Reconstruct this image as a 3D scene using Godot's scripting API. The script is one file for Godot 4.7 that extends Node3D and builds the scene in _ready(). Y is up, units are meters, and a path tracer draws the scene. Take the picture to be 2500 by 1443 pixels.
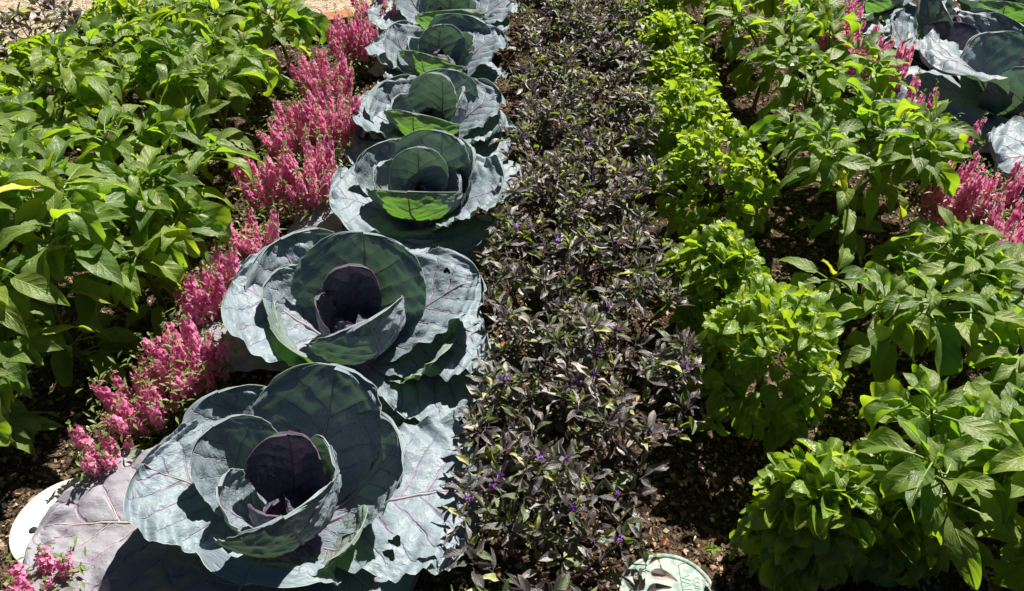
extends Node3D

const CAM_H := 1.6
const SUN_AZ := 33.0
const SUN_EL := 53.0

var mat := {}
var rng := RandomNumberGenerator.new()
var used := {}
var wob := FastNoiseLite.new()


class MB:
	var v := PackedVector3Array()
	var uv := PackedVector2Array()
	var col := PackedColorArray()
	var idx := PackedInt32Array()
	var tinted := false

	func add(p: Vector3, t := Vector2.ZERO, c := Color.WHITE) -> int:
		v.append(p)
		uv.append(t)
		col.append(c)
		return v.size() - 1

	func tri(a: int, b: int, c: int) -> void:
		idx.append(a)
		idx.append(b)
		idx.append(c)

	func quad(a: int, b: int, c: int, d: int) -> void:
		tri(a, b, c)
		tri(a, c, d)

	func tube(path: PackedVector3Array, radii: PackedFloat32Array, sides := 6, c := Color.WHITE) -> void:
		var n := path.size()
		var t0 := (path[1] - path[0]).normalized()
		var side := t0.cross(Vector3(0.31, 0.17, 0.93))
		if side.length() < 0.1:
			side = t0.cross(Vector3(1, 0, 0))
		side = side.normalized()
		var first := v.size()
		for i in n:
			var t := (path[mini(i + 1, n - 1)] - path[maxi(i - 1, 0)]).normalized()
			side = (side - t * side.dot(t)).normalized()
			var up := t.cross(side)
			for k in sides:
				var a := TAU * k / sides
				add(path[i] + (side * cos(a) + up * sin(a)) * radii[i], Vector2(float(k) / sides, float(i) / n), c)
		for i in n - 1:
			for k in sides:
				var k2 := (k + 1) % sides
				var a := first + i * sides
				quad(a + k, a + sides + k, a + sides + k2, a + k2)
		var tip := add(path[n - 1], Vector2.ZERO, c)
		for k in sides:
			tri(first + (n - 1) * sides + k, tip, first + (n - 1) * sides + (k + 1) % sides)

	func box(at: Vector3, size: Vector3, basis := Basis(), c := Color.WHITE) -> void:
		var s := size * 0.5
		for ax in 3:
			for sg in [-1.0, 1.0]:
				var o := Vector3.ZERO
				o[ax] = sg
				var p := Vector3.ZERO
				p[(ax + 1) % 3] = 1.0
				var q := Vector3.ZERO
				q[(ax + 2) % 3] = sg
				var ids := []
				for w in [[-1, -1], [-1, 1], [1, 1], [1, -1]]:
					ids.append(add(at + basis * ((o + p * w[0] + q * w[1]) * s), Vector2(w[0], w[1]), c))
				quad(ids[0], ids[1], ids[2], ids[3])

	func commit(m: ArrayMesh, material: Material) -> void:
		if idx.is_empty():
			return
		var nor := PackedVector3Array()
		nor.resize(v.size())
		for i in range(0, idx.size(), 3):
			var a := idx[i]
			var b := idx[i + 1]
			var c := idx[i + 2]
			var n := (v[c] - v[a]).cross(v[b] - v[a])
			nor[a] += n
			nor[b] += n
			nor[c] += n
		for i in nor.size():
			nor[i] = nor[i].normalized() if nor[i].length_squared() > 1e-20 else Vector3.UP
		var arr := []
		arr.resize(Mesh.ARRAY_MAX)
		arr[Mesh.ARRAY_VERTEX] = v
		arr[Mesh.ARRAY_NORMAL] = nor
		arr[Mesh.ARRAY_TEX_UV] = uv
		if tinted:
			arr[Mesh.ARRAY_COLOR] = col
		arr[Mesh.ARRAY_INDEX] = idx
		m.add_surface_from_arrays(Mesh.PRIMITIVE_TRIANGLES, arr)
		m.surface_set_material(m.get_surface_count() - 1, material)


# ---------------------------------------------------------------- naming
func numbered(called: String) -> String:
	var k: int = used.get(called, 0)
	used[called] = k + 1
	return called if k == 0 else "%s_%03d" % [called, k]


func thing(called: String, label: String, category: String, at := Vector3.ZERO, group := "") -> Node3D:
	var o := Node3D.new()
	o.name = numbered(called)
	add_child(o)
	o.position = at
	tag(o, label, category, group)
	return o


func tag(o: Node, label: String, category: String, group := "") -> void:
	o.set_meta("label", label)
	o.set_meta("category", category)
	if group:
		o.set_meta("group", group)


func piece(parent: Node, called: String, m: Mesh, number := 0, at := Transform3D()) -> MeshInstance3D:
	var o := MeshInstance3D.new()
	o.name = called if number == 0 else "%s_%03d" % [called, number]
	o.mesh = m
	o.transform = at
	parent.add_child(o)
	return o


func structure(called: String, m: Mesh) -> MeshInstance3D:
	var o := piece(self, called, m)
	o.set_meta("kind", "structure")
	return o


func lin(r: float, g: float, b: float) -> Color:
	return Color(r, g, b).linear_to_srgb()


func rr(a: float, b: float) -> float:
	return rng.randf_range(a, b)


# ---------------------------------------------------------------- materials
func flat(r: float, g: float, b: float, rough := 0.6, spec := 0.5) -> StandardMaterial3D:
	var m := StandardMaterial3D.new()
	m.albedo_color = lin(r, g, b)
	m.roughness = rough
	m.metallic_specular = spec
	return m


func leafy(r: float, g: float, b: float, through: Color, rough: float, spec: float, bump: Texture2D = null, depth := 0.0) -> StandardMaterial3D:
	var m := flat(r, g, b, rough, spec)
	m.cull_mode = BaseMaterial3D.CULL_DISABLED
	m.backlight_enabled = true
	m.backlight = through.linear_to_srgb()
	if bump:
		m.heightmap_enabled = true
		m.heightmap_texture = bump
		m.heightmap_scale = depth
	return m


# a blade in its own coordinates: across u = -1..1, along v = 0 (stalk) .. 1 (tip)
func cabbage_maps(n: int, seed_: int) -> Array:
	var cell := FastNoiseLite.new()
	cell.noise_type = FastNoiseLite.TYPE_CELLULAR
	cell.cellular_return_type = FastNoiseLite.RETURN_DISTANCE2_SUB
	cell.frequency = 1.0
	cell.seed = seed_
	var blot := FastNoiseLite.new()
	blot.frequency = 1.0
	blot.fractal_octaves = 4
	blot.seed = seed_ + 5
	var rgb := PackedByteArray()
	rgb.resize(n * n * 3)
	var hei := PackedByteArray()
	hei.resize(n * n)
	for y in n:
		var s := (y + 0.5) / n
		for x in n:
			var t := (x + 0.5) / n * 2.0 - 1.0
			var at := absf(t)
			var c := s - 0.34 * at + 0.06 * at * at + (0.035 if t > 0 else 0.0)
			var wavy := blot.get_noise_2d(t * 3.0, s * 6.0)
			c += wavy * 0.02
			var f := fposmod(c * 7.0, 1.0)
			var d := minf(f, 1.0 - f) / 7.0
			var wv := 0.008 * (1.15 - at)
			var lat := clampf(1.3 - d / wv, 0.0, 1.0) * (1.0 - smoothstep(0.75, 0.98, at))
			if c < 0.08:
				lat = 0.0
			var mid := clampf(1.4 - at / (0.04 * (1.15 - s)), 0.0, 1.0)
			var net := clampf(1.0 - (cell.get_noise_2d(t * 5.0, s * 9.0) + 1.0) / 0.11, 0.0, 1.0) * 0.6
			var fine := clampf(1.0 - (cell.get_noise_2d(t * 15.0 + 40.0, s * 26.0) + 1.0) / 0.16, 0.0, 1.0) * 0.25
			var vein := maxf(maxf(mid, lat), maxf(net, fine))
			var bl := blot.get_noise_2d(t * 1.3 + 9.0, s * 2.2)
			var sp := blot.get_noise_2d(t * 14.0, s * 20.0 + 30.0)
			var base := 0.88 + bl * 0.07 + sp * 0.04
			var pur := clampf(0.25 - s * 1.1, 0.0, 1.0) * 1.6
			var strong := maxf(mid, lat)
			var r := base * (1.0 + pur * 0.15)
			var g := base * (1.0 - pur * 0.28)
			var b := base * (1.0 + pur * 0.05)
			r = lerpf(r, lerpf(0.98, 0.92, strong), vein * 0.7)
			g = lerpf(g, lerpf(0.99, 0.66, strong), vein * 0.7)
			b = lerpf(b, lerpf(0.86, 0.9, strong), vein * 0.7)
			var o := (y * n + x) * 3
			rgb[o] = int(clampf(r, 0, 1) * 255)
			rgb[o + 1] = int(clampf(g, 0, 1) * 255)
			rgb[o + 2] = int(clampf(b, 0, 1) * 255)
			hei[y * n + x] = int(clampf(0.62 - maxf(strong * 0.3, maxf(net, fine) * 0.45) + sp * 0.14 + wavy * 0.12, 0, 1) * 255)
	return [ImageTexture.create_from_image(Image.create_from_data(n, n, false, Image.FORMAT_RGB8, rgb)), ImageTexture.create_from_image(Image.create_from_data(n, n, false, Image.FORMAT_L8, hei))]


func pinnate(n: int, pairs: float, slope: float, seed_: int) -> ImageTexture:
	var blot := FastNoiseLite.new()
	blot.frequency = 1.0
	blot.fractal_octaves = 3
	blot.seed = seed_
	var hei := PackedByteArray()
	hei.resize(n * n)
	for y in n:
		var s := (y + 0.5) / n
		for x in n:
			var t := (x + 0.5) / n * 2.0 - 1.0
			var at := absf(t)
			var c := s - slope * at + slope * 0.25 * at * at + (0.5 / pairs if t > 0 else 0.0)
			var f := fposmod(c * pairs, 1.0)
			var d := minf(f, 1.0 - f)
			var lat := clampf(1.0 - d / 0.16, 0.0, 1.0) * (1.0 - at)
			var mid := clampf(1.3 - at / 0.06, 0.0, 1.0)
			var sp := blot.get_noise_2d(t * 7.0, s * 11.0)
			hei[y * n + x] = int(clampf(0.6 + 0.16 * sin(d * PI) - maxf(mid * 0.35, lat * 0.35) + sp * 0.3, 0, 1) * 255)
	return ImageTexture.create_from_image(Image.create_from_data(n, n, false, Image.FORMAT_L8, hei))


func noise_tex(size: int, freq: float, colors: Array, offsets: Array, kind := FastNoiseLite.TYPE_SIMPLEX_SMOOTH, seed_ := 1, oct := 5) -> NoiseTexture2D:
	var f := FastNoiseLite.new()
	f.noise_type = kind
	f.frequency = freq
	f.fractal_octaves = oct
	f.seed = seed_
	if kind == FastNoiseLite.TYPE_CELLULAR:
		f.cellular_return_type = FastNoiseLite.RETURN_CELL_VALUE if seed_ % 2 else FastNoiseLite.RETURN_DISTANCE
		f.fractal_type = FastNoiseLite.FRACTAL_NONE
	var t := NoiseTexture2D.new()
	t.width = size
	t.height = size
	t.seamless = true
	t.noise = f
	if colors.size():
		var g := Gradient.new()
		g.offsets = PackedFloat32Array(offsets)
		g.colors = PackedColorArray(colors)
		t.color_ramp = g
	return t


func make_materials() -> void:
	var cm := cabbage_maps(512, 3)
	for k in [["b", 0.27, 0.35, 0.43, 0.18, 0.29, 0.09], ["g", 0.33, 0.43, 0.42, 0.42, 0.80, 0.06], ["l", 0.37, 0.37, 0.45, 0.28, 0.34, 0.14], ["p", 0.125, 0.14, 0.195, 0.17, 0.12, 0.15]]:
		var m := leafy(k[1], k[2], k[3], Color(k[4], k[5], k[6]), 0.5, 0.42, cm[1], 0.6)
		m.albedo_texture = cm[0]
		mat["cab_" + k[0]] = m
	mat.vein_b = leafy(0.33, 0.27, 0.35, Color(0.3, 0.3, 0.2), 0.5, 0.4)
	mat.vein_g = mat.vein_b
	mat.vein_l = leafy(0.44, 0.43, 0.38, Color(0.3, 0.3, 0.15), 0.5, 0.4)
	mat.vein_p = leafy(0.28, 0.13, 0.26, Color(0.3, 0.1, 0.2), 0.5, 0.4)
	mat.rim_b = leafy(0.42, 0.5, 0.5, Color(0.4, 0.5, 0.3), 0.5, 0.4)
	var ph := pinnate(192, 7.0, 0.30, 11)
	mat.pep = []
	for k in [[0.102, 0.158, 0.033, 0.32, 0.52, 0.02], [0.082, 0.136, 0.033, 0.27, 0.47, 0.02], [0.14, 0.198, 0.04, 0.42, 0.60, 0.022], [0.062, 0.110, 0.030, 0.20, 0.40, 0.02]]:
		mat.pep.append(leafy(k[0], k[1], k[2], Color(k[3], k[4], k[5]), 0.44, 0.42, ph, 0.16))
	mat.pep_yellow = leafy(0.42, 0.42, 0.05, Color(0.5, 0.5, 0.03), 0.45, 0.45, ph, 0.16)
	mat.pep_rib = leafy(0.22, 0.32, 0.10, Color(0.3, 0.4, 0.05), 0.45, 0.5)
	mat.pep_stem = flat(0.075, 0.11, 0.03, 0.5, 0.5)
	mat.fruit = flat(0.42, 0.55, 0.06, 0.22, 0.55)
	mat.fruit_red = flat(0.35, 0.03, 0.02, 0.22, 0.55)
	mat.white = leafy(0.8, 0.8, 0.72, Color(0.5, 0.5, 0.45), 0.6, 0.4)
	mat.pollen = flat(0.6, 0.5, 0.15)
	var bh := pinnate(128, 5.0, 0.38, 23)
	mat.bas = []
	for k in [[0.15, 0.235, 0.035, 0.40, 0.58, 0.02], [0.12, 0.20, 0.035, 0.35, 0.52, 0.02], [0.30, 0.39, 0.09, 0.52, 0.66, 0.05]]:
		mat.bas.append(leafy(k[0], k[1], k[2], Color(k[3], k[4], k[5]), 0.33, 0.55, bh, 0.16))
	mat.bas_rib = leafy(0.25, 0.36, 0.12, Color(0.3, 0.4, 0.05), 0.45, 0.5)
	mat.bas_stem = flat(0.10, 0.15, 0.05, 0.6)
	mat.orn = []
	for k in [[0.044, 0.038, 0.045, 0.08, 0.06, 0.05], [0.034, 0.038, 0.032, 0.13, 0.16, 0.03], [0.19, 0.178, 0.185, 0.12, 0.11, 0.08], [0.055, 0.085, 0.03, 0.24, 0.34, 0.02], [0.42, 0.45, 0.20, 0.45, 0.5, 0.10], [0.42, 0.36, 0.37, 0.4, 0.32, 0.32]]:
		mat.orn.append(leafy(k[0], k[1], k[2], Color(k[3], k[4], k[5]), 0.42, 0.7, ph, 0.12))
	mat.orn_rib = leafy(0.09, 0.07, 0.09, Color(0.1, 0.08, 0.08), 0.5, 0.5)
	mat.orn_stem = flat(0.03, 0.02, 0.025, 0.5)
	mat.violet = leafy(0.16, 0.035, 0.36, Color(0.2, 0.04, 0.4), 0.5, 0.4)
	mat.pink = leafy(1, 1, 1, Color(0.85, 0.85, 0.85), 0.55, 0.3)
	mat.pink.vertex_color_use_as_albedo = true
	mat.ang_green = leafy(0.11, 0.17, 0.045, Color(0.2, 0.34, 0.03), 0.5, 0.45)
	mat.soil = flat(1, 1, 1, 0.95, 0.2)
	mat.soil.albedo_texture = noise_tex(1024, 0.03, [lin(0.022, 0.015, 0.010), lin(0.06, 0.042, 0.029), lin(0.12, 0.088, 0.062)], [0.25, 0.55, 0.85], FastNoiseLite.TYPE_SIMPLEX_SMOOTH, 4)
	mat.soil.heightmap_enabled = true
	mat.soil.heightmap_texture = noise_tex(1024, 0.06, [], [], FastNoiseLite.TYPE_SIMPLEX_SMOOTH, 9)
	mat.soil.heightmap_scale = 1.0
	mat.chip = flat(1, 1, 1, 0.9, 0.25)
	mat.chip.vertex_color_use_as_albedo = true
	mat.path = flat(1, 1, 1, 0.85, 0.3)
	mat.path.albedo_texture = noise_tex(1024, 0.075, [lin(0.14, 0.105, 0.075), lin(0.31, 0.25, 0.185), lin(0.38, 0.315, 0.24), lin(0.52, 0.44, 0.35)], [0.05, 0.35, 0.65, 0.95], FastNoiseLite.TYPE_CELLULAR, 7)
	mat.path.heightmap_enabled = true
	mat.path.heightmap_texture = noise_tex(1024, 0.075, [Color.WHITE, Color.BLACK], [0.0, 1.0], FastNoiseLite.TYPE_CELLULAR, 8)
	mat.path.heightmap_scale = 0.6
	mat.brick = flat(1, 1, 1, 0.85, 0.3)
	mat.brick.albedo_texture = noise_tex(256, 0.03, [lin(0.26, 0.11, 0.065), lin(0.36, 0.17, 0.10)], [0.3, 0.7], FastNoiseLite.TYPE_SIMPLEX_SMOOTH, 14)
	mat.brick.uv1_triplanar = true
	mat.brick.uv1_scale = Vector3(4, 4, 4)
	mat.stone = flat(0.32, 0.15, 0.10, 0.8)
	mat.stone_tan = flat(0.36, 0.26, 0.18, 0.85)
	mat.lid = flat(1, 1, 1, 0.6, 0.4)
	mat.lid.albedo_texture = noise_tex(512, 0.02, [lin(0.15, 0.23, 0.21), lin(0.25, 0.33, 0.30), lin(0.33, 0.38, 0.34)], [0.25, 0.5, 0.8], FastNoiseLite.TYPE_SIMPLEX_SMOOTH, 21)
	mat.lid_white = flat(1, 1, 1, 0.6, 0.4)
	mat.lid_white.albedo_texture = noise_tex(512, 0.03, [lin(0.42, 0.40, 0.35), lin(0.58, 0.61, 0.57), lin(0.66, 0.68, 0.64)], [0.12, 0.35, 0.8], FastNoiseLite.TYPE_SIMPLEX_SMOOTH, 25)
	mat.lid_mark = flat(0.16, 0.28, 0.27, 0.6)
	mat.hole = flat(0.01, 0.01, 0.01, 0.9)


# ---------------------------------------------------------------- small leaves (length 1 along +z, face up +y)
func blade(p: Dictionary, face: Material, rib: Material) -> ArrayMesh:
	var rows: int = p.get("rows", 15)
	var cols: int = p.get("cols", 9)
	var w: float = p.w
	var a: float = p.get("a", 0.75)
	var b: float = p.get("b", 0.95)
	var um := a / (a + b)
	var norm := 1.0 / (pow(um, a) * pow(1.0 - um, b))
	var stalk: float = p.get("stalk", 0.2)
	var steps := rows - 1
	var mid := PackedVector3Array()
	var tang := PackedFloat32Array()
	var pos := Vector3.ZERO
	var ang: float = p.get("rise", 0.2)
	var ribs := PackedVector3Array([Vector3.ZERO])
	for i in 3:
		pos += Vector3(0, sin(ang), cos(ang)) * stalk / 3.0
		ribs.append(pos)
		ang -= p.get("droop", 0.8) * 0.06
	for i in rows:
		mid.append(pos)
		tang.append(ang)
		pos += Vector3(0, sin(ang), cos(ang)) / steps
		ang -= p.get("droop", 0.8) / steps * (0.5 + 1.0 * i / steps)
	var mb := MB.new()
	var half := (cols - 1) / 2
	for i in rows:
		var s := float(i) / steps
		var u := clampf(s, 0.0005, 0.9995)
		var hw := w * pow(u, a) * pow(1.0 - u, b) * norm
		var tw: float = p.get("twist", 0.0) * s
		var n0 := Vector3(0, cos(tang[i]), -sin(tang[i]))
		var side := Vector3(cos(tw), 0, 0) + n0 * sin(tw)
		var nor := n0 * cos(tw) - Vector3(sin(tw), 0, 0)
		for j in cols:
			var t := float(j - half) / half
			var x := t * hw
			var h: float = tan(p.get("fold", 0.3)) * absf(x) - p.get("convex", 0.0) * x * x / w
			var ph: float = p.get("phase", 0.0) + (1.7 if t > 0 else 0.0)
			h += p.get("wave", 0.03) * t * t * sin(TAU * p.get("freq", 1.6) * s + ph)
			var c: float = s - 0.28 * absf(t) + (0.07 if t > 0 else 0.0)
			h += p.get("pucker", 0.01) * (absf(sin(PI * 6.0 * c)) - 0.6) * smoothstep(0.0, 0.3, absf(t)) * (hw / w)
			mb.add(mid[i] + side * x + nor * h, Vector2(t * 0.5 + 0.5, s))
	for i in rows - 1:
		for j in cols - 1:
			var q := i * cols + j
			mb.quad(q, q + cols, q + cols + 1, q + 1)
	var m := ArrayMesh.new()
	mb.commit(m, face)
	var rad := PackedFloat32Array()
	var r0: float = p.get("rib", 0.016)
	for i in range(0, rows - 1, 2):
		ribs.append(mid[i] + Vector3(0, -0.004, 0))
	for i in ribs.size():
		rad.append(r0 * lerpf(1.0, 0.25, float(i) / ribs.size()))
	var rb := MB.new()
	rb.tube(ribs, rad, 5)
	rb.commit(m, rib)
	return m


func aim(at: Vector3, dir: Vector3, size: float, roll := 0.0, up := Vector3.UP) -> Transform3D:
	var z := dir.normalized()
	var x := up.cross(z)
	if x.length() < 0.05:
		x = Vector3.RIGHT.cross(z)
	x = x.normalized()
	var y := z.cross(x)
	var b := Basis(x, y, z).rotated(z, roll)
	return Transform3D(b.scaled(Vector3.ONE * size), at)


func polar(az: float, el: float) -> Vector3:
	return Vector3(cos(az) * cos(el), sin(el), -sin(az) * cos(el))


var pep_leaves := []
var orn_leaves := []
var bas_leaves := []


func make_leaves() -> void:
	rng.seed = 77
	for i in 3:
		pep_leaves.append(blade({"w": rr(0.2, 0.24), "a": 0.7, "b": 1.15, "droop": rr(2.0, 2.8), "rise": rr(0.3, 0.7), "fold": rr(0.5, 0.9), "wave": 0.06, "freq": rr(1.5, 2.6), "phase": rr(0, 6), "twist": rr(-1.2, 1.2), "pucker": 0.02, "stalk": rr(0.2, 0.4), "rows": 19, "cols": 11}, mat.pep[0], mat.pep_rib))
	for i in 9:
		pep_leaves.append(blade({"w": rr(0.165, 0.225), "a": rr(0.62, 0.8), "b": rr(1.0, 1.3), "droop": rr(0.4, 1.6), "rise": rr(0.1, 0.5), "fold": rr(0.1, 0.5), "wave": rr(0.015, 0.05), "freq": rr(1.2, 2.4), "phase": rr(0, 6), "twist": rr(-0.6, 0.6), "pucker": rr(0.012, 0.026), "stalk": rr(0.2, 0.4), "rows": 19, "cols": 11}, mat.pep[0], mat.pep_rib))
	for i in 7:
		orn_leaves.append(blade({"w": rr(0.13, 0.20), "a": rr(0.65, 0.85), "b": rr(1.0, 1.3), "droop": rr(0.2, 1.5), "rise": rr(0.1, 0.6), "fold": rr(0.2, 0.75), "wave": rr(0.02, 0.06), "freq": rr(1.0, 2.0), "phase": rr(0, 6), "twist": rr(-0.8, 0.8), "pucker": 0.012, "stalk": rr(0.15, 0.3), "rows": 9, "cols": 7, "rib": 0.02}, mat.orn[0], mat.orn_rib))
	for i in 6:
		bas_leaves.append(blade({"w": rr(0.25, 0.32), "a": rr(0.52, 0.66), "b": rr(0.7, 0.95), "droop": rr(0.5, 1.9), "rise": rr(0.3, 0.7), "fold": rr(0.05, 0.5), "convex": rr(-1.2, 0.5), "wave": rr(0.02, 0.06), "freq": rr(1.0, 2.0), "phase": rr(0, 6), "twist": rr(-0.3, 0.3), "pucker": rr(0.045, 0.075), "stalk": rr(0.1, 0.22), "rows": 12, "cols": 9}, mat.bas[0], mat.bas_rib))


# ---------------------------------------------------------------- cabbages
func cabbage_leaf(root: Node3D, number: int, az: float, r: float, h: float, hw: float, kind: String, cup: float, roll: float, m: String, seed_: int, fine: bool, holes: Array) -> void:
	var rg := RandomNumberGenerator.new()
	rg.seed = seed_
	var out := Vector3(cos(az), 0, -sin(az))
	var side := Vector3(sin(az), 0, cos(az))
	var h0 := 0.05 if kind != "i" else 0.09
	var p0 := Vector2(0.012, h0)
	var p2 := Vector2(r, h)
	var p1 := Vector2(r * 0.8, h0 + 0.26 * (h - h0))
	if kind == "o":
		p1 = Vector2(r * 0.5, maxf(h, h0) + 0.07)
	elif kind == "f":
		p1 = Vector2(r * 0.5, h0 + 0.72 * (h - h0))
	elif kind == "l":
		p1 = Vector2(r * 0.5, h0 + 0.05)
	elif kind == "h":
		p0 = Vector2(0.02, 0.09)
		p1 = Vector2(r, h0 + 0.75 * (h - h0))
		p2 = Vector2(r * 0.15, h)
	elif kind == "i":
		p1 = Vector2(r * 1.15 + 0.02, h0 + 0.35 * (h - h0))
	var rows := 56 if fine else 34
	var cols := 49 if fine else 29
	var half := (cols - 1) / 2
	var ruf := rg.randf_range(0.008, 0.013) * minf(hw / 0.15, 1.1) * (0.45 if kind in ["i", "h", "u"] else 0.9)
	var fr := rg.randf_range(2.5, 4.0)
	var ph := rg.randf_range(0, 6.0)
	var sway := rg.randf_range(-0.03, 0.03) * (hw / 0.15)
	var puck := rg.randf_range(0.005, 0.008) * minf(hw / 0.15, 1.2)
	if m == "l":
		puck *= 1.5
	var k := cup / hw
	var jig := FastNoiseLite.new()
	jig.seed = seed_
	jig.frequency = 1.0
	jig.fractal_octaves = 3
	var a := rg.randf_range(0.62, 0.78)
	var b := rg.randf_range(0.30, 0.40)
	var um := a / (a + b)
	var norm := 1.0 / (pow(um, a) * pow(1.0 - um, b))
	var length := 0.0
	var pts := PackedVector3Array()
	var mb := MB.new()
	for i in rows:
		var q := float(i) / (rows - 1)
		var s := 1.0 - pow(1.0 - q, 1.6)
		var e := (p1 - p0).lerp(p2 - p1, s).normalized()
		var c2 := p0.lerp(p1, s).lerp(p1.lerp(p2, s), s)
		var n2 := Vector2(-e.y, e.x)
		var u := clampf((s - 0.03) / 0.97, 0.0, 0.9999)
		var wd := hw * maxf(0.16 * (1.0 - u * 0.5), pow(u, a) * pow(1.0 - u, b) * norm)
		if s > 0.998:
			wd = 0.0005
		for j in cols:
			var t := float(j - half) / half
			var at := absf(t)
			var edge := 1.0 + 0.05 * jig.get_noise_2d(s * 5.0 + (20.0 if t > 0 else 0.0), 3.0) + 0.025 * jig.get_noise_2d(s * 26.0 + (60.0 if t > 0 else 0.0), 9.0)
			var x := t * wd * edge
			var ang := x * k
			var lat := sin(ang) / k if absf(k) > 0.01 else x
			var n := (1.0 - cos(ang)) / k if absf(k) > 0.01 else 0.0
			var near := smoothstep(0.55, 1.0, maxf(at * smoothstep(0.15, 0.5, s), smoothstep(0.55, 1.0, s) * (1.0 - 0.3 * at)))
			n -= roll * (0.25 if roll < 0.2 else 1.0) * hw * near * near
			var rim := pow(maxf(at * smoothstep(0.1, 0.45, s), pow(s, 4.0)), 2.5)
			var run := s * fr + at * at * 0.6 + (0.4 if t > 0 else 0.0)
			n += ruf * rim * sin(TAU * run + ph + t * 4.0 * pow(s, 6.0)) * (1.0 + 0.6 * jig.get_noise_2d(s * 4.0, t * 2.0))
			n += ruf * 0.7 * rim * sin(TAU * run * 2.7 + ph * 2.0 + t * 11.0 * pow(s, 6.0))
			var c := s - 0.34 * at + 0.06 * at * at + (0.035 if t > 0 else 0.0)
			var ridge := absf(sin(PI * 7.0 * c))
			n += puck * (sqrt(ridge) - 0.75) * smoothstep(0.05, 0.35, at) * (1.0 - 0.35 * at) * smoothstep(0.1, 0.3, s) * (wd / hw)
			n += puck * 0.5 * jig.get_noise_2d(t * 5.0, s * 9.0) * smoothstep(0.05, 0.3, s)
			n += 0.011 * (hw / 0.15) * jig.get_noise_2d(t * 1.6 + 30.0, s * 2.2) * s
			var rr2 := c2 + n2 * n
			var pt := out * rr2.x + Vector3.UP * rr2.y + side * (lat + sway * s * s)
			pt.y = maxf(pt.y, 0.012)
			pts.append(pt)
			mb.add(pt, Vector2(t * 0.5 + 0.5, s))
	if holes.size():
		var moved := mb.v.duplicate()
		for i in range(1, rows - 1):
			for j in range(1, cols - 1):
				var q := i * cols + j
				for ho in holes:
					var du: float = (mb.uv[q].x - ho[0]) / ho[2]
					var dv: float = (mb.uv[q].y - ho[1]) / ho[3]
					var d := sqrt(du * du + dv * dv)
					if d > 0.55 and d < 1.6:
						var k2: float = (1.0 + 0.25 * sin(3.0 * atan2(dv, du))) / d
						var ju: float = ((ho[0] + du * k2 * ho[2]) - mb.uv[q].x) / (mb.uv[q + 1].x - mb.uv[q].x)
						var jv: float = ((ho[1] + dv * k2 * ho[3]) - mb.uv[q].y) / (mb.uv[q + cols].y - mb.uv[q].y)
						if absf(ju) < 0.75 and absf(jv) < 0.75:
							moved[q] += (pts[q + (1 if ju > 0 else -1)] - pts[q]) * absf(ju) + (pts[q + (cols if jv > 0 else -cols)] - pts[q]) * absf(jv)
		mb.v = moved
	for i in rows - 1:
		for j in cols - 1:
			var q := i * cols + j
			var gone := false
			for ho in holes:
				var du: float = ((mb.uv[q].x + mb.uv[q + 1].x) * 0.5 - ho[0]) / ho[2]
				var dv: float = ((mb.uv[q].y + mb.uv[q + cols].y) * 0.5 - ho[1]) / ho[3]
				if sqrt(du * du + dv * dv) < 1.0 + 0.25 * sin(3.0 * atan2(dv, du)):
					gone = true
			if not gone:
				mb.quad(q, q + cols, q + cols + 1, q + 1)
	var mesh := ArrayMesh.new()
	mb.commit(mesh, mat["cab_" + m])
	# pale thickened margin
	var rim_path := PackedVector3Array()
	var rim_rad := PackedFloat32Array()
	for i in range(rows / 6, rows):
		rim_path.append(pts[i * cols])
		rim_rad.append(0.0007)
	for i in range(rows - 2, rows / 6, -1):
		rim_path.append(pts[i * cols + cols - 1])
		rim_rad.append(0.0007)
	var rb := MB.new()
	rb.tube(rim_path, rim_rad, 4)
	rb.commit(mesh, mat["vein_p"] if m == "p" else mat["rim_b"])
	var leaf := piece(root, "leaf", mesh, number)
	# midrib and side veins
	var vb := MB.new()
	var path := PackedVector3Array()
	var rad := PackedFloat32Array()
	for i in range(0, rows - 4, 2):
		var q := float(i) / rows
		path.append(pts[i * cols + half])
		rad.append(lerpf(0.0075, 0.0008, pow(q, 0.4)) * clampf(hw / 0.15, 0.5, 1.2))
	vb.tube(path, rad, 6)
	for sg in [-1, 1]:
		for kk in range(1, 6):
			var c0 := kk / 7.0
			var lp := PackedVector3Array()
			var lr := PackedFloat32Array()
			var reach := rg.randf_range(0.4, 0.88)
			var thick := rg.randf_range(0.0012, 0.0023)
			for st in 12:
				var at := st / 12.0 * reach
				var s := c0 + 0.34 * at - 0.06 * at * at - (0.035 if sg > 0 else 0.0)
				if s > 0.97:
					break
				var q := 1.0 - pow(1.0 - s, 1.0 / 1.6)
				var fi := clampf(q * (rows - 1), 0, rows - 1.001)
				var fj := clampf(half + sg * at * half, 0, cols - 1.001)
				var i0 := int(fi)
				var j0 := int(fj)
				var wa := fi - i0
				var wb := fj - j0
				var pa := pts[i0 * cols + j0].lerp(pts[i0 * cols + j0 + 1], wb)
				var pb := pts[(i0 + 1) * cols + j0].lerp(pts[(i0 + 1) * cols + j0 + 1], wb)
				lp.append(pa.lerp(pb, wa))
				lr.append(lerpf(thick, 0.0004, at / reach) * clampf(hw / 0.15, 0.5, 1.2) * (1.1 - 0.08 * kk))
			if lp.size() > 3:
				vb.tube(lp, lr, 5)
	var vm := ArrayMesh.new()
	vb.commit(vm, mat["vein_" + m])
	piece(leaf, "veins", vm)


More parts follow.
